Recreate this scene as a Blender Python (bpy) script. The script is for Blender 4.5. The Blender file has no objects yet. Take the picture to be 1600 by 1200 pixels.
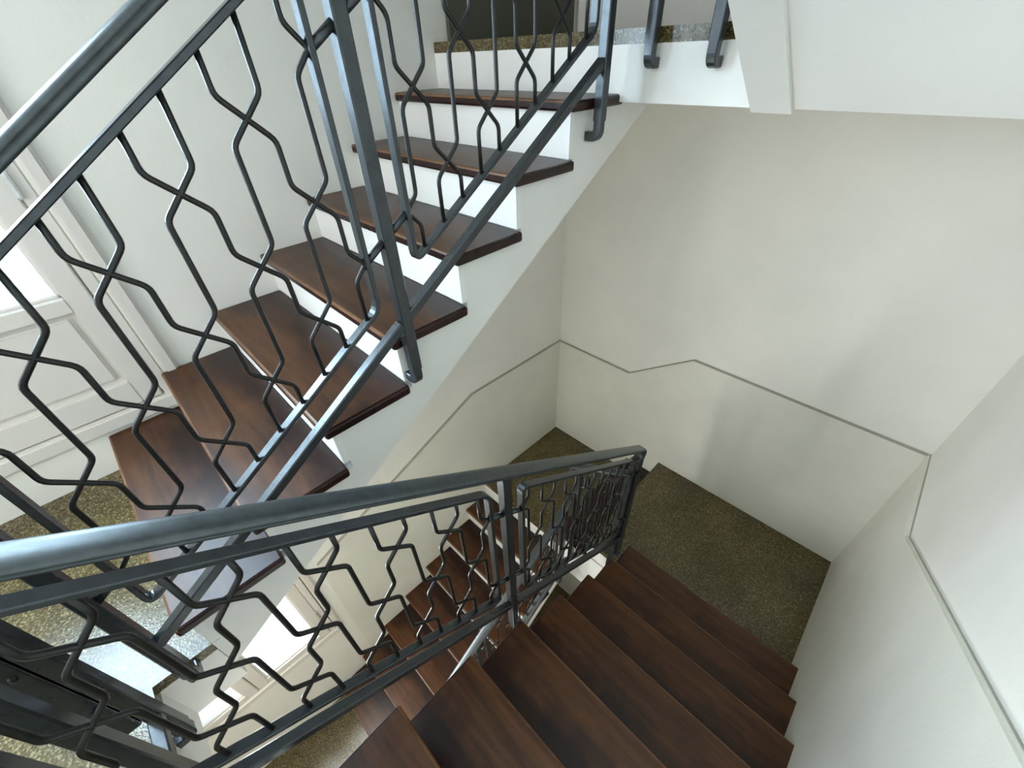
import bpy, bmesh, math, random
from mathutils import Vector, Matrix, Quaternion
random.seed(7)
S = bpy.context.scene
C = S.collection

# ------------------------------------------------------------------ camera
FPX = 641.25
H = 1.273                                   # camera height above the landing
def _ray(px, py): return Vector(((px-800)/FPX, (py-600)/FPX, 1.0))
_up = (-_ray(831, 1397)).normalized()
_xx = -_ray(-21, 116); _xx -= _xx.dot(_up)*_up; _xx.normalize()
_yy = _up.cross(_xx)
ROT = Matrix((_xx, _yy, _up))               # camera (right, down, forward) -> world
cam_d = bpy.data.cameras.new('camera'); cam = bpy.data.objects.new('camera', cam_d); C.objects.link(cam)
cx, cy, cz = ROT @ Vector((1,0,0)), ROT @ Vector((0,-1,0)), ROT @ Vector((0,0,-1))
cam.matrix_world = Matrix(((cx.x,cy.x,cz.x,0),(cx.y,cy.y,cz.y,0),(cx.z,cy.z,cz.z,H),(0,0,0,1)))
cam_d.sensor_fit = 'HORIZONTAL'; cam_d.sensor_width = 36; cam_d.lens = FPX*36/1600
cam_d.clip_start = 0.02; cam_d.clip_end = 200
S.camera = cam

# ------------------------------------------------------------------ world, lights, exposure
W = bpy.data.worlds.new('sky'); S.world = W; W.use_nodes = True
bg = W.node_tree.nodes['Background']; bg.inputs[0].default_value = (0.72,0.86,1.0,1); bg.inputs[1].default_value = 2.2
def area(name, loc, direction, sx, sy, power, col):
    l = bpy.data.lights.new(name, 'AREA'); l.shape = 'RECTANGLE'; l.size = sx; l.size_y = sy
    l.energy = power; l.color = col
    o = bpy.data.objects.new(name, l); C.objects.link(o); o.location = loc
    o.rotation_euler = Vector(direction).to_track_quat('-Z','Y').to_euler()
    return o
# daylight entering by the left-wall windows, plus fill added through an unseen rear opening
area('daylight_landing_window', (-2.12,-0.66,1.72), (1,0.0,-0.10), 1.2, 1.25, 112, (0.66,0.83,1.0))
area('daylight_lower_window',   (-2.12,-0.66,-1.20), (1,0.45,0.05), 1.2, 1.1, 92, (1.0,0.98,0.95))
area('fill_rear_opening',  (-1.15,-1.90,1.45), (0.12,1,-0.06), 0.95, 1.5, 19, (1.0,0.95,0.90))  # unseen fill added behind the camera to lift the back and right walls
area('daylight_upper_window',   (-2.12,-0.66,4.05), (1,0.6,-0.6), 1.2, 1.2, 9, (1.0,0.95,0.90))
S.view_settings.view_transform = 'Standard'; S.view_settings.look = 'None'
S.view_settings.gamma = 1.0; S.view_settings.use_curve_mapping = False
S.view_settings.exposure = 0.50
try:
    S.cycles.use_denoising = True; S.cycles.max_bounces = 12; S.cycles.diffuse_bounces = 9
    S.cycles.sample_clamp_indirect = 6.0; S.cycles.caustics_reflective = False; S.cycles.caustics_refractive = False
except Exception: pass

# ------------------------------------------------------------------ materials
def new_mat(name):
    m = bpy.data.materials.new(name); m.use_nodes = True
    nt = m.node_tree; b = nt.nodes['Principled BSDF']
    return m, nt, b
def coords(nt, scale=(1,1,1), kind='Object'):
    tc = nt.nodes.new('ShaderNodeTexCoord'); mp = nt.nodes.new('ShaderNodeMapping')
    mp.inputs['Scale'].default_value = scale
    nt.links.new(tc.outputs[kind], mp.inputs['Vector']); return mp.outputs[0]
def ramp(nt, fac, stops):
    r = nt.nodes.new('ShaderNodeValToRGB'); e = r.color_ramp.elements
    while len(e) < len(stops): e.new(0.5)
    for i,(p,c) in enumerate(stops): e[i].position = p; e[i].color = (*c,1)
    nt.links.new(fac, r.inputs[0]); return r.outputs[0]
def noise(nt, vec, scale, detail=4, rough=0.55):
    n = nt.nodes.new('ShaderNodeTexNoise'); n.inputs['Scale'].default_value = scale
    n.inputs['Detail'].default_value = detail; n.inputs['Roughness'].default_value = rough
    nt.links.new(vec, n.inputs['Vector']); return n.outputs['Fac']
def bump(nt, b, h, strength, dist=0.01):
    bp = nt.nodes.new('ShaderNodeBump'); bp.inputs['Strength'].default_value = strength; bp.inputs['Distance'].default_value = dist
    nt.links.new(h, bp.inputs['Height']); nt.links.new(bp.outputs[0], b.inputs['Normal'])
def plaster(name, col, var=0.04, rough=0.7, bs=0.12, scale=2.2):
    m, nt, b = new_mat(name); v = coords(nt)
    lo = tuple(max(0,c*(1-var)) for c in col); hi = tuple(min(1,c*(1+var)) for c in col)
    nt.links.new(ramp(nt, noise(nt, v, scale, 5), [(0.3,lo),(0.7,hi)]), b.inputs['Base Color'])
    b.inputs['Roughness'].default_value = rough; b.inputs['Specular IOR Level'].default_value = 0.3
    bump(nt, b, noise(nt, v, 70, 3), bs, 0.004); return m
M_WALL = plaster('cream_wall_paint', (0.80,0.78,0.725))
M_DADO = plaster('cream_dado_paint', (0.74,0.725,0.65), 0.06, 0.42, 0.18)
M_WHITE = plaster('white_paint', (0.80,0.79,0.76), 0.03, 0.6, 0.08)
M_DADO_EDGE = plaster('dark_dado_edge', (0.40,0.38,0.33), 0.1, 0.8, 0.1)  # darker strip along the top of the dado
M_STRING = plaster('grey_white_paint', (0.76,0.745,0.71), 0.05, 0.6, 0.10)
M_JOIN = plaster('white_joinery_paint', (0.68,0.645,0.60), 0.02, 0.35, 0.03)
M_DARK_PANEL = plaster('dark_olive_paint', (0.085,0.085,0.062), 0.06, 0.5, 0.03)
def wood(name, dark, mid, light, rough, front=None):
    """front: 0/1 = which end of the tread's depth is the walked nosing (paler wear towards it, riser shade painted in behind); None = neither"""
    m, nt, b = new_mat(name)
    v = coords(nt, (1.5, 14, 14)); v2 = coords(nt, (1,1,1))
    g = noise(nt, v, 2.2, 6, 0.62); w = noise(nt, v2, 5.5, 5, 0.6)
    fac = ramp(nt, w, [(0.40,(0,0,0)),(0.68,(1,1,1))])
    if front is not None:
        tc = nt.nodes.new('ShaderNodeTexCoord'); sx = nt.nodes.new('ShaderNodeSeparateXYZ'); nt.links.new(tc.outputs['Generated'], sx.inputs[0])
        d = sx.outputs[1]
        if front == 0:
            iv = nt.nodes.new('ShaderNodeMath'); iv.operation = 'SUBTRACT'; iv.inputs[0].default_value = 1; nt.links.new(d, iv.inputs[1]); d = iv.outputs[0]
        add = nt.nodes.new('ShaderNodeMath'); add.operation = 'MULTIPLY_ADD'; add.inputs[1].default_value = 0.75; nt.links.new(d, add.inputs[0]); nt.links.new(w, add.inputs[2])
        fac = ramp(nt, add.outputs[0], [(0.66,(0,0,0)),(1.22,(1,1,1))])  # nosing wear blended with riser shade painted into the tread's back
    mx = nt.nodes.new('ShaderNodeMix'); mx.data_type = 'RGBA'; mx.blend_type = 'MIX'
    nt.links.new(fac, mx.inputs['Factor'])
    nt.links.new(ramp(nt, g, [(0.28,dark),(0.62,mid),(0.9,light)]), mx.inputs[6])
    nt.links.new(ramp(nt, g, [(0.25,mid),(0.6,light),(0.85,tuple(c*1.4 for c in light))]), mx.inputs[7])
    nt.links.new(mx.outputs[2], b.inputs['Base Color'])
    rr = nt.nodes.new('ShaderNodeMapRange'); nt.links.new(w, rr.inputs[0])
    rr.inputs[3].default_value = rough-0.1; rr.inputs[4].default_value = rough+0.14
    nt.links.new(rr.outputs[0], b.inputs['Roughness'])
    b.inputs['Specular IOR Level'].default_value = 0.36
    bump(nt, b, g, 0.08, 0.003); return m
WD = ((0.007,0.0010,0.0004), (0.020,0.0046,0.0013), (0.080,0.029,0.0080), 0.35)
M_WOOD = wood('worn_shaded_mahogany', *WD, front=0)
M_WOOD_DOWN = wood('worn_shaded_mahogany_falling', *WD, front=1)
M_NOSE = wood('varnished_mahogany_edge', (0.006,0.0012,0.0008), (0.013,0.0024,0.0014), (0.028,0.006,0.004), 0.28)
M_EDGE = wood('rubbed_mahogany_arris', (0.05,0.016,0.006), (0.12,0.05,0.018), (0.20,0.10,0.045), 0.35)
def terrazzo(name, base, chip, dark):
    m, nt, b = new_mat(name); v = coords(nt)
    vo = nt.nodes.new('ShaderNodeTexVoronoi'); vo.inputs['Scale'].default_value = 220; nt.links.new(v, vo.inputs['Vector'])
    sp = nt.nodes.new('ShaderNodeSeparateColor'); nt.links.new(vo.outputs['Color'], sp.inputs[0])
    chips = ramp(nt, sp.outputs[0], [(0.0,dark),(0.35,base),(0.7,base),(0.96,chip)])
    big = ramp(nt, noise(nt, v, 3.0, 5), [(0.3,(0.62,0.62,0.62)),(0.7,(1.1,1.1,1.1))])
    mx = nt.nodes.new('ShaderNodeMix'); mx.data_type = 'RGBA'; mx.blend_type = 'MULTIPLY'; mx.inputs['Factor'].default_value = 1
    nt.links.new(chips, mx.inputs[6]); nt.links.new(big, mx.inputs[7]); nt.links.new(mx.outputs[2], b.inputs['Base Color'])
    b.inputs['Roughness'].default_value = 0.18
    bump(nt, b, vo.outputs['Distance'], 0.08, 0.003); return m
M_TERR = terrazzo('olive_terrazzo', (0.098,0.073,0.025), (0.27,0.23,0.12), (0.040,0.027,0.008))
def metal(name, col, rough):
    m, nt, b = new_mat(name); v = coords(nt)
    n = noise(nt, v, 38, 5, 0.7)
    lo = tuple(c*0.8 for c in col); hi = tuple(min(1,c*1.25) for c in col)
    nt.links.new(ramp(nt, n, [(0.3,lo),(0.7,hi)]), b.inputs['Base Color'])
    b.inputs['Metallic'].default_value = 0.6; b.inputs['Roughness'].default_value = rough
    bump(nt, b, n, 0.12, 0.002); return m
M_METAL = metal('slate_grey_metal_paint', (0.060,0.066,0.070), 0.26)
M_ROD = metal('grey_rod_paint', (0.028,0.028,0.027), 0.30)
M_HAND = metal('slate_grey_handrail_paint', (0.068,0.078,0.081), 0.36)
M_STEEL = metal('hinge_steel', (0.75,0.74,0.72), 0.3)
m, nt, b = new_mat('window_glass'); M_GLASS = m
for n in list(nt.nodes):
    if n.type != 'OUTPUT_MATERIAL': nt.nodes.remove(n)
out = [n for n in nt.nodes if n.type == 'OUTPUT_MATERIAL'][0]
tr = nt.nodes.new('ShaderNodeBsdfTransparent'); tr.inputs[0].default_value = (0.94,0.98,0.99,1)
gl = nt.nodes.new('ShaderNodeBsdfGlossy'); gl.inputs['Roughness'].default_value = 0.02
lw = nt.nodes.new('ShaderNodeLayerWeight'); lw.inputs[0].default_value = 0.5
pw = nt.nodes.new('ShaderNodeMath'); pw.operation = 'POWER'; pw.inputs[1].default_value = 4.0; nt.links.new(lw.outputs['Facing'], pw.inputs[0])
fr = nt.nodes.new('ShaderNodeMath'); fr.operation = 'MULTIPLY_ADD'; fr.inputs[1].default_value = 0.85; fr.inputs[2].default_value = 0.05; nt.links.new(pw.outputs[0], fr.inputs[0])
mx = nt.nodes.new('ShaderNodeMixShader')
nt.links.new(fr.outputs[0], mx.inputs[0]); nt.links.new(tr.outputs[0], mx.inputs[1]); nt.links.new(gl.outputs[0], mx.inputs[2]); nt.links.new(mx.outputs[0], out.inputs[0])
M_SHUT = plaster('pale_blue_shutter_paint', (0.62,0.76,0.80), 0.03, 0.5, 0.05)

# ------------------------------------------------------------------ helpers
def mesh_from(name, verts, faces, smooth=False):
    me = bpy.data.meshes.new(name); me.from_pydata([tuple(v) for v in verts], [], faces)
    bm = bmesh.new(); bm.from_mesh(me); bmesh.ops.recalc_face_normals(bm, faces=bm.faces); bm.to_mesh(me); bm.free()
    if smooth:
        for p in me.polygons: p.use_smooth = True
    me.update(); return me
def link(name, me, mat, parent=None, loc=(0,0,0)):
    o = bpy.data.objects.new(name, me); C.objects.link(o)
    mats = mat if isinstance(mat, (list,tuple)) else [mat]
    if len(me.materials) == 0:
        for q in mats: me.materials.append(q)
    o.location = loc
    if parent: o.parent = parent
    return o
def empty(name, loc=(0,0,0)):
    o = bpy.data.objects.new(name, None); C.objects.link(o); o.location = loc; o.empty_display_size = 0.1; return o
def tag(o, label=None, cat=None, group=None, kind=None):
    if label: o['label'] = label
    if cat: o['category'] = cat
    if group: o['group'] = group
    if kind: o['kind'] = kind
    return o
def box(name, x0,x1,y0,y1,z0,z1, mat, parent=None, bevel=0.0, seg=2):
    bm = bmesh.new()
    vs = [bm.verts.new((x,y,z)) for x in (x0,x1) for y in (y0,y1) for z in (z0,z1)]
    for f in ((0,1,3,2),(4,6,7,5),(0,4,5,1),(2,3,7,6),(0,2,6,4),(1,5,7,3)): bm.faces.new([vs[i] for i in f])
    bmesh.ops.recalc_face_normals(bm, faces=bm.faces)
    if bevel: bmesh.ops.bevel(bm, geom=bm.edges[:], offset=bevel, segments=seg, affect='EDGES', profile=0.5)
    me = bpy.data.meshes.new(name); bm.to_mesh(me); bm.free(); return link(name, me, mat, parent)
def prism(name, poly, axis, a0, a1, mat, parent=None, bevel=0.0):
    """poly: 2-D outline; axis 'x': poly=(y,z), 'y': poly=(x,z), 'z': poly=(x,y)"""
    def p3(u,v,a): return {'x':(a,u,v),'y':(u,a,v),'z':(u,v,a)}[axis]
    f0 = a0 if callable(a0) else (lambda u,v: a0); f1 = a1 if callable(a1) else (lambda u,v: a1)
    n = len(poly); bm = bmesh.new()
    A = [bm.verts.new(p3(u,v,f0(u,v))) for u,v in poly]; B = [bm.verts.new(p3(u,v,f1(u,v))) for u,v in poly]
    bm.faces.new(A); bm.faces.new(B[::-1])
    for i in range(n): bm.faces.new((A[i],B[i],B[(i+1)%n],A[(i+1)%n]))
    bmesh.ops.recalc_face_normals(bm, faces=bm.faces)
    if bevel: bmesh.ops.bevel(bm, geom=bm.edges[:], offset=bevel, segments=2, affect='EDGES', profile=0.5)
    caps = [f for f in bm.faces if len(f.verts) > 4]
    if caps: bmesh.ops.triangulate(bm, faces=caps)
    me = bpy.data.meshes.new(name); bm.to_mesh(me); bm.free(); return link(name, me, mat, parent)
def fillet(pts, r, n=4, closed=False):
    pts = [Vector(p) for p in pts]; out = []; N = len(pts)
    for i, p in enumerate(pts):
        if not closed and i in (0, N-1): out.append(p); continue
        a = pts[i-1]-p; c = pts[(i+1)%N]-p
        la, lc = a.length, c.length
        a.normalize(); c.normalize()
        d = min(r, la*0.45, lc*0.45)
        s, e = p+a*d, p+c*d
        for k in range(n+1):
            t = k/n; out.append((1-t)**2*s + 2*t*(1-t)*p + t*t*e)
    return out
def sweep(pts, prof, nrm, closed=False, smooth=False):
    pts = [Vector(p) for p in pts]; nrm = Vector(nrm).normalized(); N = len(pts); rings = []
    for i, p in enumerate(pts):
        if closed: t0 = (p-pts[i-1]).normalized(); t1 = (pts[(i+1)%N]-p).normalized()
        else:
            t0 = (p-pts[i-1]).normalized() if i else (pts[1]-p).normalized()
            t1 = (pts[i+1]-p).normalized() if i < N-1 else t0
        t = (t0+t1).normalized(); side = nrm.cross(t).normalized()
        k = 1.0/max(0.5, t.dot(t1))
        rings.append([p + side*(a*k) + nrm*b for a,b in prof])
    m = len(prof); verts = [v for r in rings for v in r]; faces = []
    R = N if closed else N-1
    for i in range(R):
        j = (i+1)%N
        for q in range(m):
            q2 = (q+1)%m; faces.append((i*m+q, i*m+q2, j*m+q2, j*m+q))
    if not closed: faces.append(tuple(range(m))[::-1]); faces.append(tuple((N-1)*m+q for q in range(m)))
    return verts, faces
def rect(w, d, c=0.0):
    w/=2; d/=2
    if not c: return [(-w,-d),(w,-d),(w,d),(-w,d)]
    return [(-w+c,-d),(w-c,-d),(w,-d+c),(w,d-c),(w-c,d),(-w+c,d),(-w,d-c),(-w,-d+c)]
def circ(r, n=8): return [(r*math.cos(2*math.pi*k/n), r*math.sin(2*math.pi*k/n)) for k in range(n)]

# ------------------------------------------------------------------ dimensions
YB = 2.45; XR = 0.51
def XL(y): return -1.887 - 0.0164*(YB-y)
YF = -1.80
F0 = 0.0; HU = 0.16540; GO = 0.2545; YU1 = -0.325          # rising flight
MP = 8*HU                                                   # upper half landing
ST = 3.09                                                   # storey
F1 = F0-ST; ML = MP-ST; MH = -1.447                         # lower floor, lower half landing (two levels)
HD = -MH/8; GD = 0.2555; YD1 = 1.52                         # falling flight
XU = -0.945; XD = -0.478                                    # stair sides on the well
ZLO = F1-1.9; ZHI = 5.2

# ------------------------------------------------------------------ shell
def wall_left():
    # strips round the openings; thickness 0.22
    ops = [(-1.27,-0.075,0.185,2.42), (-1.27,-0.075,-2.15,-0.62), (-1.27,-0.075,2.9,4.6)]
    bm_v=[]; bm_f=[]
    def quad(y0,y1,z0,z1):
        b = len(bm_v)
        for dx in (0,-0.22):
            for (y,z) in ((y0,z0),(y1,z0),(y1,z1),(y0,z1)): bm_v.append((XL(y)+dx,y,z))
        for f in ((0,1,2,3),(7,6,5,4),(0,4,5,1),(1,5,6,2),(2,6,7,3),(3,7,4,0)): bm_f.append(tuple(b+i for i in f))
    quad(-0.075,YB+0.2,ZLO,ZHI); quad(YF-0.2,-1.27,ZLO,ZHI)
    zz = [ZLO]+sum([[a,b_] for (_,_,a,b_) in sorted(ops,key=lambda o:o[2])],[])+[ZHI]
    for k in range(0,len(zz),2): quad(-1.27,-0.075,zz[k],zz[k+1])
    return tag(link('wall_left', mesh_from('wall_left', bm_v, bm_f), M_WALL), 'cream plaster wall on the left beside the rising flight', 'wall', kind='structure')
wl = wall_left()
wb = tag(box('wall_back', XL(YB)-0.22, XR+0.2, YB, YB+0.2, ZLO, ZHI, M_WALL), 'tall cream plaster wall behind the half landings', 'wall', kind='structure')
wr = tag(box('wall_right', XR, XR+0.2, YF-0.2, YB, ZLO, ZHI, M_WALL), 'cream plaster wall on the right of the falling flight', 'wall', kind='structure')
# rear wall; its unseen opening is added to let in fill light
wf = tag(empty('wall_front'), 'cream plaster wall at the rear of the landing with an added opening for fill light', 'wall', kind='structure')
for k,(x0,x1,z0,z1) in enumerate([(XL(YF)-0.2,-1.66,ZLO,ZHI),(-0.64,XR+0.2,ZLO,ZHI),(-1.66,-0.64,ZLO,0.68),(-1.66,-0.64,2.22,ZHI)]):
    box('wall_panel', x0,x1,YF-0.2,YF,z0,z1, M_WALL, wf)
tag(box('ceiling', XL(YF)-0.2, XR+0.2, YF-0.2, YB+0.2, ZHI, ZHI+0.15, M_WHITE), 'white ceiling far above the stairwell', 'ceiling', kind='structure')
tag(box('floor', XL(YF)-0.2, XR+0.2, YF-0.2, YB+0.2, ZLO-0.1, ZLO, M_TERR), 'olive terrazzo floor at the very bottom of the stairwell', 'floor', kind='structure')

# painted dado, slightly proud of the walls
D0 = 0.012
def dado_band(name, wall, pts_top, pts_bot, face, out, parent):
    """ribbon panel: top and bottom polylines in wall coordinates, extruded by D0 with a bevelled upper lip"""
    vt=[];f=[]; n=len(pts_top)
    for i in range(n):
        u,z = pts_top[i]; u2,zb = pts_bot[i]
        vt += [face(u,z,0.0), face(u,z-0.004,out), face(u2,zb,out), face(u2,zb,0.0)]
    for i in range(n-1):
        a=4*i;b_=a+4
        for q in range(3): f.append((a+q,b_+q,b_+q+1,a+q+1))
    f.append((0,1,2,3)); e=4*(n-1); f.append((e,e+1,e+2,e+3))
    return link(name, mesh_from(name, vt, f), M_DADO, parent)
def lip(name, pts, face, out, parent):
    edge('dado_edge', pts, face, out-(0.012 if parent is wr else 0.0), parent)
    pts = [(u,z-0.006) for u,z in pts]
    verts, faces = [], []
    n=len(pts)
    for (u,z) in pts:
        verts += [face(u,z,0), face(u,z,out+0.008), face(u,z-0.020,out+0.008), face(u,z-0.020,0)]
    for i in range(n-1):
        a=4*i;b_=a+4
        for q in range(4): faces.append((a+q,b_+q,b_+(q+1)%4,a+(q+1)%4))
    faces.append((0,1,2,3)); e=4*(n-1); faces.append((e,e+1,e+2,e+3))
    return link(name, mesh_from(name, verts, faces), M_DADO, parent)
def edge(name, pts, face, out, parent):
    verts, faces = [], []
    for (u,z) in pts: verts += [face(u,z,0), face(u,z,out+0.006), face(u,z-0.0045,out+0.006), face(u,z-0.0045,0)]
    for i in range(len(pts)-1):
        a=4*i;b_=a+4
        for q in range(4): faces.append((a+q,b_+q,b_+(q+1)%4,a+(q+1)%4))
    return link(name, mesh_from(name, verts, faces), M_DADO_EDGE, parent)
fb = lambda u,z,o: (u, YB-o, z)
top = [(XL(YB),ML+1.062),(-1.18,ML+1.062),(-0.735,MH+1.075),(XR,MH+1.072)]
bot = [(XL(YB),ML),(-1.18,ML),(-0.735,MH-0.2),(XR,MH-0.2)]
dado_band('dado_panel', wb, top, bot, fb, D0, wb); lip('dado_lip', top, fb, D0, wb)
fr_ = lambda u,z,o: (XR-o, u, z)
top = [(YB,MH+1.075),(1.82,MH+1.075),(-0.62,MH+1.075+2.44*0.612),(YF,MH+1.075+2.44*0.612)]
bot = [(YB,MH),(1.62,MH-0.1),(-0.40,-0.35),(YF,-0.3)]
dado_band('dado_panel', wr, top, bot, fr_, D0, wr); lip('dado_lip', top, fr_, D0, wr)
fl_ = lambda u,z,o: (XL(u)+o, u, z)
top = [(YB,ML+1.062),(1.40,ML+1.075),(0.02,ML+1.075-1.38*0.40-0.0)]
top = [(YB,ML+1.062),(1.42,ML+1.072),(0.02,-1.30)]
bot = [(YB,ML-0.1),(1.50,ML-0.4),(0.02,F1-0.05)]
dado_band('dado_panel', wl, top, bot, fl_, D0, wl); lip('dado_lip', top, fl_, D0, wl)

# ------------------------------------------------------------------ landings
def landing(label, poly, z, thick, lipy=True, mat=M_TERR):
    root = tag(empty('floor', (0,0,z)), label, 'landing floor', kind='structure')
    prism('terrazzo_slab', poly, 'z', -0.038, 0.0, mat, root)
    prism('slab_body', [(x,y) for x,y in poly], 'z', -thick, -0.038, M_WHITE, root)
    return root
L = XL
YE = 1.462                                   # front edge of the half landings
YW = -0.447                                  # end of the well at floor level
YS = YU1-0.0+0.02
floor_poly = [(L(YF),YF),(XR,YF),(XR,YD1-8*GD+GD-0.0),(XD,YD1-7*GD),(XD,YW),(XU,YW),(XU,YS),(L(YS),YS)]
landing('pale terrazzo landing floor at the foot of the rising flight', floor_poly, F0, 0.24)
landing('yellowish terrazzo floor glimpsed far below through the well', floor_poly, F1, 0.24)
landing('terrazzo edged half landing at the head of the rising flight', [(L(YE),YE-0.012),(XD,YE-0.012),(XD,YE+0.03),(XR,YE+0.03),(XR,YB),(L(YB),YB)], MP, 0.188)
XS1, XS2 = -0.772, -1.035
landing('lower corner of the olive terrazzo half landing by the left wall', [(L(YE),YE-0.012),(XS2+0.02,YE-0.012),(XS2+0.02,YB),(L(YB),YB)], ML, 0.20)
landing('upper part of the olive terrazzo half landing at the foot of the dark flight', [(XS1,YE-0.012),(XD,YE-0.012),(XD,YE+0.03),(XR,YE+0.03),(XR,YB),(XS1,YB)], MH, 0.17)
st = tag(empty('landing_step', (0,0,ML)), 'dark wooden step joining the two levels of the olive landing', 'step')
box('tread', XS2-0.02, XS1+0.012, YE-0.03, YB-0.013, (MH-ML)/2-0.03, (MH-ML)/2, [M_NOSE], st, 0.006)
box('riser', XS2, XS2+0.02, YE, YB-0.013, 0.0, (MH-ML)/2-0.03, M_NOSE, st)
box('riser', XS1, XS1+0.02, YE, YB-0.013, (MH-ML)/2, (MH-ML)-0.17, M_NOSE, st)
box('side_panel', XS2+0.02, XD, YE-0.012, YE+0.03, -0.30, (MH-ML)/2-0.03, M_WHITE, st)
# upper floor slab over the landing
landing('white underside of the next floor above the landing', [(L(YF),YF),(XR,YF),(XR,-0.27),(L(-0.27),-0.27)], MP-MH, 0.24)

# ------------------------------------------------------------------ flights
TH = 0.032; OV = 0.022
def tread_mesh(x0, x1, y0, y1, ztop, parent, front):
    """front=-1: nosing towards -y (rising flight); +1 towards +y. dark varnished front and well-side edge, worn top with riser shade painted in at the back"""
    bm = bmesh.new()
    vs = [bm.verts.new((x,y,z)) for x in (x0,x1) for y in (y0,y1) for z in (ztop-TH,ztop)]
    for f in ((0,1,3,2),(4,6,7,5),(0,4,5,1),(2,3,7,6),(0,2,6,4),(1,5,7,3)): bm.faces.new([vs[i] for i in f])
    bmesh.ops.recalc_face_normals(bm, faces=bm.faces)
    bmesh.ops.bevel(bm, geom=bm.edges[:], offset=0.008, segments=2, affect='EDGES', profile=0.5)
    bm.normal_update()
    for f in bm.faces:
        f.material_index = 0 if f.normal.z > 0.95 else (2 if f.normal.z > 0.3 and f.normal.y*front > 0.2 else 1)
    me = bpy.data.meshes.new('tread'); bm.to_mesh(me); bm.free()
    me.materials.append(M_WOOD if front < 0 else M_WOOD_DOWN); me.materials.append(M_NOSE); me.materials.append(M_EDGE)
    return link('tread', me, M_WOOD, parent)
def flight_up(label, zb, treads=range(1,8)):
    root = tag(empty('stair_flight', (0,0,zb)), label, 'stairs', 'wooden stair flights')
    for k in range(1,9):
        y = YU1+GO*(k-1)
        if k < 8: tread_mesh(XL(y+GO+OV)+0.001, XU+0.028, y, y+GO+OV, HU*k, root, -1)
        box('riser', XL(y+OV+0.02)+0.001, XU, y+OV, y+OV+0.02, HU*(k-1), HU*k-(TH if k<8 else 0.038), M_WHITE, root)
    pts = []
    for k in range(1,9):
        y = YU1+GO*(k-1)+OV+0.02
        pts += [(y, HU*(k-1)-(0.24 if k==1 else TH)), (y, HU*k-TH)]
    ye = YE+0.22
    so = lambda y: 0.357+0.632*(y-0.5)
    pts[-1] = (pts[-1][0], HU*8-0.188)
    y0 = YU1+OV
    pts += [(ye, HU*8-0.188), (ye, so(ye)), (y0, so(y0))]
    pts[0] = (y0, -0.002); pts.insert(1, (YU1+OV+0.02, -0.002))
    prism('carriage', pts, 'x', lambda y,z: XL(y)+0.001, XU, M_STRING, root)
    return root
def flight_down(label, zt):
    """falls towards +y from zt"""
    root = tag(empty('stair_flight', (0,0,zt)), label, 'stairs', 'wooden stair flights')
    for k in range(1,9):
        y = YD1-GD*(k-1); z = MH+HD*k
        if k < 8: tread_mesh(XD-0.03, XR-0.001, y-GD-OV, y, z, root, 1)
        box('riser', XD, XR-0.001, y-OV-0.02, y-OV, z-HD, z-(TH if k<8 else 0.038), M_WHITE, root)
    pts = []
    for k in range(1,9):
        y = YD1-GD*(k-1)-OV-0.02; z = MH+HD*k
        pts += [(y, z-HD-(0.17 if k==1 else TH)), (y, z-TH)]
    sl = HD/GD; so = lambda y: MH-0.188 - sl*(y-YE)
    pts[-1] = (pts[-1][0], -0.24)
    yb = YD1-8*GD-0.15
    pts += [(yb,-0.24),(yb,so(yb)),(YE,so(YE))]
    pts[0] = (YE, MH-0.10); pts[1] = (pts[1][0], pts[1][1])
    pts.insert(1,(pts[1][0], MH-0.10))
    prism('carriage', pts, 'x', -0.385, XR-0.001, M_WHITE, root)
    # string beam on the well side, dropped a little below the soffit
    bp = [p for p in pts]
    bp = pts[:-2] + [(yb,so(yb)-0.028),(YE,so(YE)-0.012)]
    prism('string_beam', bp, 'x', XD-0.012, -0.385, M_STRING, root, 0.0)
    return root
flight_up('rising flight of worn brown wooden treads with white risers beside the left wall', F0)
flight_up('lower flight of dark red wooden treads seen through the railing below', F1)
flight_down('dark brown wooden flight falling from the camera to the olive landing', F0)
flight_down('overhead flight showing only its smooth white sloping underside', MP-MH)

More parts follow.
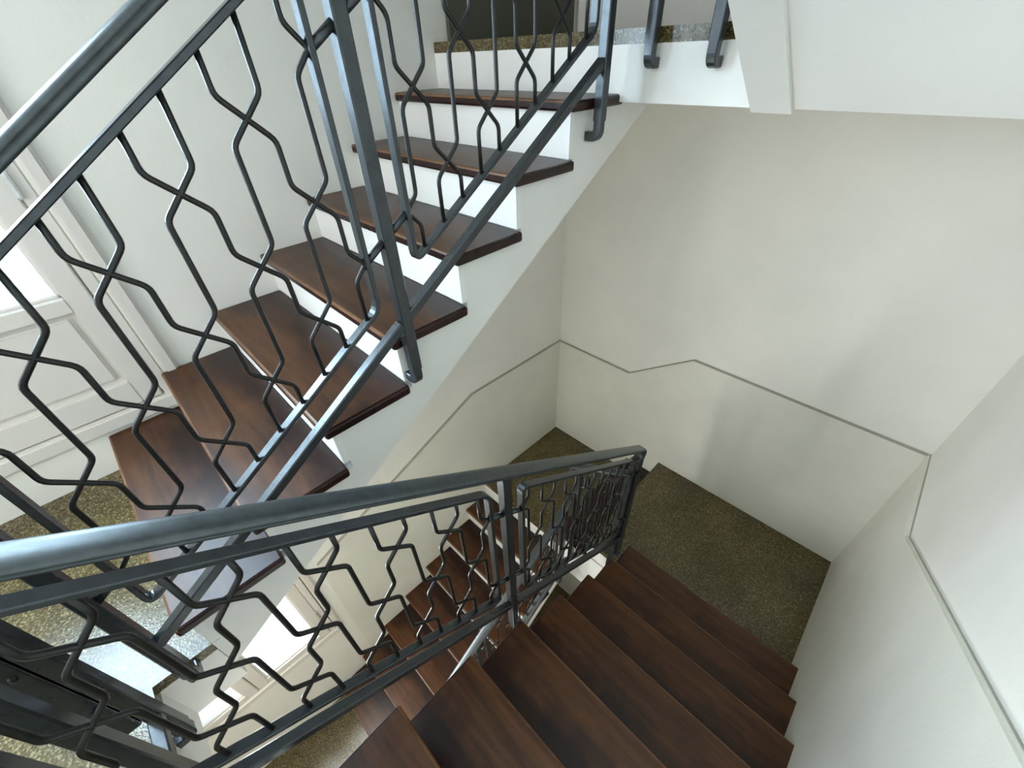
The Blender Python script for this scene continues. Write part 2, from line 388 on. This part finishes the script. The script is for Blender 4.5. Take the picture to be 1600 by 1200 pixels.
# ------------------------------------------------------------------ railings
def make_railing(name, label, org, du, slope, posts, u0, u1, hook, rel=None, ends=(True,True), nrods=10, foot=0.16, group='slate grey railings with zigzag rods', rodmargin=True):
    """du: unit horizontal direction; z(u)=slope*u above org. posts: list of u. hook: horizontal vector towards the fixing face"""
    R = dict(hand=0.800, top=0.733, rows=(0.612,0.418,0.222), fb=0.103)
    if rel: R.update(rel)
    root = tag(empty(name, org), label, 'railing', group)
    du = Vector(du).normalized(); zz = Vector((0,0,1)); n = du.cross(zz).normalized(); hook = Vector(hook)
    P = lambda u,r: du*u + zz*(slope*u + r)
    Pa = lambda u,z: du*u + zz*z
    # handrail: rounded top, grooved flanks
    prof = [(a*0.62,b_*0.85) for a,b_ in [(-0.016,-0.022),(-0.016,0.022),(-0.006,0.026),(-0.002,0.022),(0.004,0.030),(0.012,0.030),(0.019,0.022),(0.022,0.010),(0.022,-0.010),(0.019,-0.022),(0.012,-0.030),(0.004,-0.030),(-0.002,-0.022),(-0.006,-0.026)]]
    hp = [P(u0,R['hand']), P((u0+u1)/2,R['hand']), P(u1,R['hand'])]
    # downward curl at the free end(s)
    def curl(u, sgn):
        base = P(u,R['hand']); t = (du + zz*slope).normalized()*sgn; out=[]
        dn = (-zz - t*(-zz).dot(t)).normalized(); r=0.034
        cc = base + dn*r
        for k in range(1,9):
            a = math.pi*1.15*k/8
            out.append(cc - dn*r*math.cos(a) + t*r*math.sin(a))
        return out
    if ends[1]: hp = hp + curl(u1,1)
    if ends[0]: hp = curl(u0,-1)[::-1] + hp
    v,f = sweep(hp, [(-a if False else a,b) for a,b in prof], n)
    # orient: 'a' axis = side = n x t ; make it point up
    t = (hp[-1]-hp[0]).normalized()
    if n.cross((P(u1,0)-P(u0,0)).normalized()).z < 0:
        v,f = sweep(hp, [(-a,b) for a,b in prof], n)
    me = mesh_from('handrail', v, f, True)
    ho = link('handrail', me, M_HAND, root)
    try: me.shade_smooth_by_angle(math.radians(40))
    except Exception: pass
    # sloping bottom rail, one piece between each pair of posts
    for a,b_ in zip(posts[:-1], posts[1:]):
        v,f = sweep([P(a+0.014,0),P(b_-0.014,0)], rect(0.026,0.028,0.003), n); link('bottom_rail', mesh_from('bottom_rail',v,f), M_METAL, root)
    # posts with hooked feet
    for u in posts:
        zt = slope*u+R['hand']-0.012; zf = slope*u-foot
        v,f = sweep([Pa(u,zt),Pa(u,zf)], rect(0.032,0.032,0.003), n); po = link('post', mesh_from('post',v,f), M_METAL, root)
        hn = hook.normalized(); hl = hook.length; pn = hn.cross(zz)
        path = fillet([Pa(u,zf+0.002), Pa(u,zf-0.045), Pa(u,zf-0.045)+hn*hl], 0.03, 5)
        v,f = sweep(path, rect(0.028,0.028,0.003), pn); link('post_foot', mesh_from('post_foot',v,f), M_METAL, po)
    # framed panels
    for a,b_ in zip(posts[:-1], posts[1:]):
        l, r_ = a+0.066, b_-0.066
        loop = fillet([P(l,R['fb']),P(r_,R['fb']),P(r_,R['top']),P(l,R['top'])], 0.028, 5, True)
        v,f = sweep(loop, rect(0.012,0.026,0.002), n, True); fo = link('panel_frame', mesh_from('panel_frame',v,f), M_METAL, root)
        for row in (0,2):
            for (ua,ub) in ((a+0.012,l),(r_,b_-0.012)):
                v,f = sweep([P(ua,R['rows'][row]),P(ub,R['rows'][row])], circ(0.009,8), n); link('connecting_pin', mesh_from('connecting_pin',v,f,True), M_METAL, root)
        nr = nrods; sp = (r_-l)/nr; us = [l+sp*(i+0.5) for i in range(nr)]
        k = min(0.036, sp*0.5)
        for i,u in enumerate(us):
            # each rod: cur = its rest position; crossings with neighbour swap sides
            pts = [Pa(u, slope*u+R['top']-0.004)]
            cur = u; idx = i
            for rw,rh in enumerate(R['rows']):
                pair = idx ^ 1 if rw % 2 == PH else ((idx+1) ^ 1) - 1
                if 0 <= pair < nr:
                    tgt = us[pair]; mid = (cur+tgt)/2; zc = slope*mid+rh
                    pts += [Pa(cur, zc+k), Pa(tgt, zc-k)]; cur = tgt; idx = pair
                else:
                    mid = l if pair < 0 else r_; zc = slope*mid+rh
                    pts += [Pa(cur, zc+k), Pa(mid+(0.006 if pair<0 else -0.006), zc+0.004), Pa(mid+(0.006 if pair<0 else -0.006), zc-0.004), Pa(cur, zc-k)]
            pts.append(Pa(cur, slope*cur+R['fb']+0.004))
            v,f = sweep(fillet(pts,0.011,3), circ(0.0052,8), n); link('rod', mesh_from('rod',v,f,True), M_ROD, root)
    return root
PH = 1
def phase(p):
    global PH; PH = p
BU = 0.414
XRU, XRD = -0.90, -0.55
phase(1)
make_railing('stair_railing', 'tall slate grey railing with zigzag rods along the rising flight', (XRU,0,BU), (0,1,0), 0.638, [-0.361,0.481,1.318], -0.47, 1.40, (-0.055,0,0))
make_railing('stair_railing', 'dim railing with zigzag rods along the lower flight below', (XRU,0,BU-ST), (0,1,0), 0.638, [-0.361,0.481,1.318], -0.42, 1.36, (-0.055,0,0))
phase(1)
make_railing('stair_railing', 'foreground grey railing with thick handrail sloping down to the olive landing', (XRD,0,-0.104), (0,1,0), -0.703, [-0.46,0.49,1.44], -0.62, 1.42, (0.06,0,0), rel=dict(hand=0.812,top=0.738,rows=(0.620,0.420,0.216),fb=0.098), nrods=12, ends=(False,True))
phase(0)
make_railing('landing_railing', 'short dark railing closing the well end at the pale landing', (-0.80,-0.415,0.11), (1,0,0), 0.0, [0.0,0.13], -0.10, 0.24, (0,-0.04,0), rel=dict(hand=0.80), ends=(False,False), nrods=1, foot=0.12, group='short railings across the well')
make_railing('landing_railing', 'short railing with two hooked posts at the upper half landing', (-0.804,1.41,MP+0.12), (1,0,0), 0.0, [0.0,0.192], -0.10, 0.25, (0,0.045,0), rel=dict(hand=0.80), ends=(False,False), nrods=1, foot=0.16, group='short railings across the well')
make_railing('landing_railing', 'short sloping railing across the well end at the olive landing', (-0.90,1.41,-1.50), (1,0,0), 0.62, [0.02,0.325], -0.02, 0.34, (0,0.045,0), rel=dict(hand=0.80), ends=(True,False), nrods=4, foot=0.22, group='short railings across the well')

# ------------------------------------------------------------------ windows
def casement(name, label, y0, y1, zs, zt, panel, cat):
    root = tag(empty(name), label, cat, kind='structure')
    def bx(nm, ya, yb, za, zb, d0, d1, mat, parent=root, bev=0.004):
        # d: depth measured from the wall face into the stairwell; follows the skewed wall
        bm = bmesh.new(); vs=[]
        for dd in (d0,d1):
            for y in (ya,yb):
                for z in (za,zb): vs.append(bm.verts.new((XL(y)+dd,y,z)))
        for f in ((0,1,3,2),(4,6,7,5),(0,4,5,1),(2,3,7,6),(0,2,6,4),(1,5,7,3)): bm.faces.new([vs[i] for i in f])
        bmesh.ops.recalc_face_normals(bm, faces=bm.faces)
        if bev: bmesh.ops.bevel(bm, geom=bm.edges[:], offset=bev, segments=2, affect='EDGES')
        me = bpy.data.meshes.new(nm); bm.to_mesh(me); bm.free(); return link(nm, me, mat, parent)
    # casing
    bx('casing', y1-0.045, y1, zs, zt+0.04, -0.02, 0.022, M_JOIN, bev=0.008)
    bx('casing', y0, y0+0.045, zs, zt+0.04, -0.02, 0.022, M_JOIN, bev=0.008)
    bx('casing', y0, y1, zt, zt+0.05, -0.02, 0.022, M_JOIN, bev=0.008)
    bx('window_frame', y1-0.087, y1-0.052, zs, zt, -0.09, 0.004, M_JOIN)
    bx('window_frame', y0+0.040, y0+0.085, zs, zt, -0.09, 0.006, M_JOIN)
    for (ya,yb) in ((y1-0.105,y1-0.020),(y0+0.020,y0+0.105),((y0+y1)/2-0.02,(y0+y1)/2+0.02)):
        bx('frame_stop', ya, yb, zs, zt, -0.10, -0.064, M_JOIN, bev=0.0)
    bx('sill', y0, y1-0.03, zs-0.012, zs+0.05, -0.10, 0.014, M_JOIN, bev=0.008)
    ym = (y0+y1)/2
    for s,(a,b_) in enumerate(((y0+0.093, ym-0.003),(ym+0.003, y1-0.093))):
        lf = bx('sash', a, a+0.066, zs+0.055, zt-0.01, -0.06, 0.0, M_JOIN)
        bx('stile', b_-0.066, b_, zs+0.055, zt-0.01, -0.06, 0.0, M_JOIN, lf)
        zr = 0.05 if not panel else 0.10
        bx('rail', a+0.064, b_-0.064, zs+0.055, zs+0.055+zr, -0.058, -0.001, M_JOIN, lf)
        bx('rail', a+0.064, b_-0.064, zt-0.10, zt-0.01, -0.058, -0.001, M_JOIN, lf)
        zg = zs+0.055+zr
        if panel:
            bx('rail', a+0.064, b_-0.064, 0.635, 0.690, -0.058, -0.001, M_JOIN, lf)
            bx('panel', a+0.062, b_-0.062, zs+0.15, 0.64, -0.045, -0.020, M_JOIN, lf, 0.0)
            bx('panel_field', a+0.085, b_-0.085, zs+0.125+0.045, 0.62, -0.025, -0.010, M_JOIN, lf, 0.009)
            zg = 0.690
        bx('glass_pane', a+0.062, b_-0.062, zg-0.004, zt-0.095, -0.034, -0.030, M_GLASS, lf, 0.0)
        # glazing beads
        for (ya,yb,za,zb) in ((a+0.064,b_-0.064,zg,zg+0.014),(a+0.064,a+0.078,zg,zt-0.1),(b_-0.078,b_-0.064,zg,zt-0.1)):
            bx('glazing_bead', ya,yb,za,zb,-0.03,-0.012, M_JOIN, lf, 0.003)
    for zh in (zs+0.30+(0.50 if panel else 0.0), zt-0.35):
        hy = y1-0.090
        bx('hinge', hy-0.008, hy+0.008, zh, zh+0.11, 0.0, 0.016, M_STEEL, bev=0.005)
    # slatted outside shutters
    if cat == 'window':
        sh = bx('shutter', y0+0.0, y0+0.05, zs, zt, -0.62, -0.59, M_SHUT)
        z = zs+0.05
        while z < zs+(1.15 if panel else 0.55):
            bx('shutter_slat', y0, y1, z, z+0.030, -0.63, -0.60, M_SHUT, sh, 0.0); z += 0.055
    return root
casement('window_1', 'white French window with glazed top and panelled bottom beside the lowest treads', -1.27, -0.008, 0.185, 2.40, True, 'window')
casement('window_2', 'bright white casement window seen below beneath the rising flight', -1.27, -0.05, -2.15, -0.62, False, 'window')
casement('window_3', 'upper casement window above the landing', -1.27, -0.05, 2.95, 4.55, False, 'window')
dr = tag(empty('dark_panel_1'), 'dark olive panel on the left wall of the upper half landing behind the railing', 'door', kind='structure')  # flat dark panel laid on the left wall beside the half landing
bm_y0, bm_y1 = 1.53, 2.40
prism('dark_panel_leaf', [(bm_y0,MP+0.005),(bm_y1,MP+0.005),(bm_y1,MP+2.0),(bm_y0,MP+2.0)], 'x', lambda y,z: XL(y)+0.002, lambda y,z: XL(y)+0.024, M_DARK_PANEL, dr)
